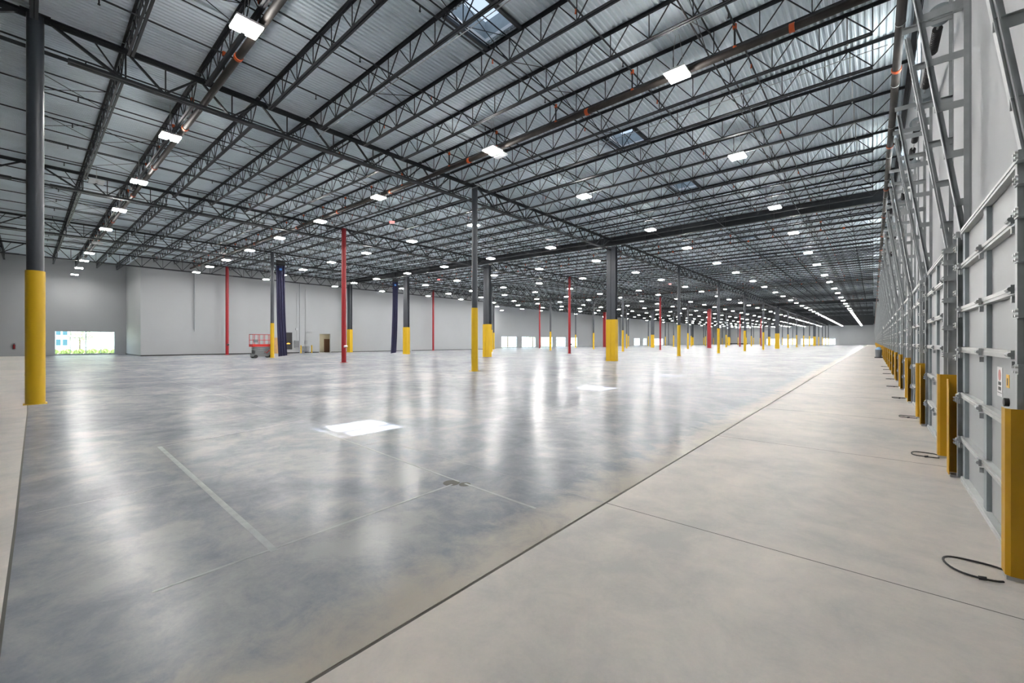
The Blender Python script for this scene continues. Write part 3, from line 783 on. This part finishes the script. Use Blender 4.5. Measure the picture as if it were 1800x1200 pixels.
# ================================================================== LEFT WALL ITEMS
put('wooden_door', MB().box(XL, XL+.05, 22.75, 23.7, 0, 2.25), 'wood', label='tan wooden door on the left wall behind the scissor lift', cat='door')
t = put('wall_display', MB().box(XL, XL+.10, 24.0, 25.1, .55, 3.0), 'black', label='tall black framed panel with orange mark on the left wall', cat='panel')
put('orange_mark', MB().box(XL+.10, XL+.105, 24.35, 24.8, 1.36, 1.42).box(XL+.10, XL+.105, 24.48, 24.68, 1.42, 1.47), 'glow', t)
t = put('electrical_box', MB().box(XL, XL+.2, 25.45, 26.1, .8, 1.85), 'elbox', label='grey electrical panel box beside the tall black framed panel', cat='electrical box')
put('door', MB().box(XL+.2, XL+.215, 25.5, 26.05, .85, 1.8), 'lgrey', t)
put('electrical_conduit', MB().cyl((XL+.05, 25.75, 1.85), (XL+.05, 25.75, 8.8), .03, 8).box(XL, XL+.12, 25.6, 25.95, 3.35, 3.65), 'conduit', None, None, True, label='thin vertical conduit rising above the grey electrical panel', cat='conduit')
put('electrical_conduit', MB().cyl((XL+.05, 27.0, 1.9), (XL+.05, 27.0, 9.4), .035, 8).cyl((XL+.05, 26.1, 3.1), (XL+.05, 28.1, 3.1), .02, 8), 'conduit', None, None, True, label='vertical conduit with short cross arm between the two yellow bollards', cat='conduit')
put('disconnect_switch', MB().box(XL, XL+.18, 26.8, 27.25, 1.35, 1.85).box(XL+.18, XL+.22, 26.9, 26.98, 1.5, 1.75), 'elbox', label='small grey switch box above the floor rack on left wall', cat='electrical box')
t = thing('floor_rack', 'small grey metal stand between the two yellow bollards at the wall', 'rack', (XL+.4, 26.9, 0))
for a in (-.3, .3):
    for b_ in (-.35, .35): put('leg', MB().box(a-.02, a+.02, b_-.02, b_+.02, 0, 1.0), 'lgrey', t)
put('shelf', MB().box(-.32,.32,-.37,.37,.97,1.0).box(-.32,.32,-.37,.37,.3,.33), 'lgrey', t)
for x, y, q in ((-63.1, 26.0, 'left'), (-63.2, 27.6, 'right')):
    t = thing('bollard', 'short yellow bollard standing near the left wall, %s one of the pair' % q, 'bollard', (x, y, 0), 'wall bollards')
    put('post', MB().cyl((0,0,0),(0,0,1.1),.085,16), 'yellow', t, None, True); put('cap', MB().cyl((0,0,1.1),(0,0,1.16),.085,16,.04), 'yellow', t, None, True)
put('hanging_pipe', MB().cyl((XL+.14, 13.55, 3.2), (XL+.14, 13.55, 10.2), .09, 12).cyl((XL+.14, 13.55, 2.95), (XL+.14, 13.55, 3.2), .04, 8), 'elbox', None, None, True, label='grey vertical pipe on the left wall ending above the floor', cat='pipe')
t = thing('fire_extinguisher', 'small red fire extinguisher on the far left wall', 'extinguisher', (XR+.12, -1.05, .85))
put('cylinder', MB().cyl((0,0,0),(0,0,.5),.09,14), 'red', t, None, True); put('valve', MB().cyl((0,0,.5),(0,0,.62),.03,8).box(-.02,.1,-.02,.02,.6,.64), 'black', t); put('wall_bracket', MB().box(-.12,-.09,-.14,.14,-.1,.7), 'elbox', t)
# valve boxes at red columns
for gx, k, q in ((GX[1], 1, 'nearest'), (GX[3], 1, 'left wall'), (GX[1], 3, 'second')):
    put('hose_valve', MB().cyl((gx+.18, Y0+k*PITCH, 1.3), (gx+.36, Y0+k*PITCH, 1.3), .06, 10).cyl((gx+.3, Y0+k*PITCH-.12, 1.3), (gx+.3, Y0+k*PITCH+.12, 1.3), .09, 12), 'white' if k == 1 and gx == GX[1] else 'black', None, None, True, label='small hose valve fixed low on the %s red column' % q, cat='valve')
# exit signs
def exit_sign(x, y, z, lab, rot):
    t = thing('exit_sign', lab, 'sign', (x, y, z), 'exit signs'); t.rotation_euler.z = rot
    put('sign_box', MB().box(-.16,.16,-.02,.02,-.1,.1), 'white', t)
    cu = bpy.data.curves.new('letters', 'FONT'); cu.body = 'EXIT'; cu.size = .15; cu.extrude = .002; cu.align_x = 'CENTER'; cu.align_y = 'CENTER'
    o = bpy.data.objects.new('letters_tmp', cu); C.objects.link(o); dg = bpy.context.evaluated_depsgraph_get()
    me = bpy.data.meshes.new_from_object(o.evaluated_get(dg)); bpy.data.objects.remove(o)
    me.materials.clear(); me.materials.append(M['exit'])
    l = ob('letters', me, t, (0, -.024, 0)); l.rotation_euler.x = radians(90)
    put('hanger', MB().cyl((0,0,.1),(0,0,zr(x)+.205-z),.008,6), 'galv2', t)
exit_sign(-23.4, 15.3, 9.35, 'red EXIT sign hanging under the roof left of the nearest tall column', radians(50))
exit_sign(-41.5, 33.9, 9.5, 'red EXIT sign hanging far off near the red column by the left wall', radians(45))
exit_sign(-20.5, 56.0, 9.35, 'red EXIT sign hanging beyond the deep cross beam', radians(20))
put('far_floor_stack', MB().box(-64, -53.0, 262.0, 263, .15, .75).box(-62, -61, 262.1, 262.9, 0, .15).box(-56, -55, 262.1, 262.9, 0, .15), 'black', label='long low dark stack lying on the floor at the far end', cat='stack')
# ================================================================== OUTSIDE
put('ground_truck_court', MB().box(XW+.26, 90, -60, YF, -1.3, -1.2), 'apron', kind='structure')
put('ground_outside', MB().box(-300, XR-.3, -200, 520, -.3, -.15).box(XR-.3, 120, YF+.3, 520, -.3, -.15), 'grass', kind='structure')
def foliage(b, c, rad, nleaf, sz):
    for i in range(nleaf):
        v = Vector((R.gauss(0,1), R.gauss(0,1), R.gauss(0,1))).normalized()*(R.random()**.4)
        p = Vector(c)+Vector((v.x*rad[0], v.y*rad[1], v.z*rad[2]))
        a = Vector((R.gauss(0,1), R.gauss(0,1), R.gauss(0,1))).normalized(); q = a.orthogonal().normalized()
        k = len(b.v); b.v += [tuple(p-a*sz), tuple(p+q*sz*.5), tuple(p+a*sz), tuple(p-q*sz*.5)]; b.f.append((k, k+1, k+2, k+3))
shr = MB(); foliage(shr, (0,0,.45), (.55,.6,.42), 700, .11); shm = shr.mesh('leaves', 'leaf2')
for i in range(7):
    t = thing('shrub', 'green shrub outside the left window, %s from the left' % nth(i+1), 'shrub', (XR-2.6-.3*(i % 2), .9+i*1.15, -.15), 'shrubs outside the left window')
    ob('leaves', shm, t); put('stem', MB().cyl((0,0,0),(0,0,.5),.03,6), 'bark', t)
def tree(x, y, h, r, leafm, lab, nl=900, lsz=.2):
    t = thing('tree', lab, 'tree', (x, y, -.15), 'trees outside')
    tr = MB().cyl((0,0,0), (0,0,h*.6), .09*h/4, 10, .05*h/4)
    for i in range(6):
        a = i*1.05; tr.cyl((0,0,h*(.35+.04*i)), (cos(a)*r*.6, sin(a)*r*.6, h*(.6+.05*i)), .03*h/4, 6, .012)
    put('trunk', tr, 'bark', t, None, True)
    b = MB(); foliage(b, (0,0,h*.68), (r, r, h*.33), nl, lsz); put('foliage', b, leafm, t)
tree(XR-6.5, 4.6, 4.0, 1.3, 'leaf', 'small thin tree outside the left window', 260, .14)
tree(XR-9, 9.0, 7.5, 1.8, 'leaf2', 'leafy tree at the right edge of the left window view', 1400, .2)
for i, y in enumerate((84, 91, 98, 106, 113, 121, 129, 172, 182, 196, 210)):
    tree(XR-10-2*(i % 3), y+3, 7.5+(i % 3), 3.4, ('leaf', 'leaf2')[i % 2], 'leafy tree outside the distant left wall windows, %s along' % nth(i+1), 420, .34)
for i, x in enumerate((-49, -43, -36, -29, -23, -17)):
    tree(x, YF+14+(i % 2)*3, 8, 3.6, ('leaf2', 'leaf')[i % 2], 'leafy tree outside the far wall windows, %s from the left' % nth(i+1), 420, .4)
t = thing('office_building', 'white office building with blue windows seen through the left window', 'building', (XR-26, 9, -.15))
b = MB().box(-8, 0, -14, 9.5, 0, 9)
put('facade', b, 'stucco', t)
for y_ in (-6.5, -5.75, -5.0):
    for z in (1.2, 2.9):
        put('window', MB().box(0, .04, y_-.27, y_+.27, z, z+1.0), 'bglass', t)
print('objects', len(bpy.data.objects), 'joists', count)
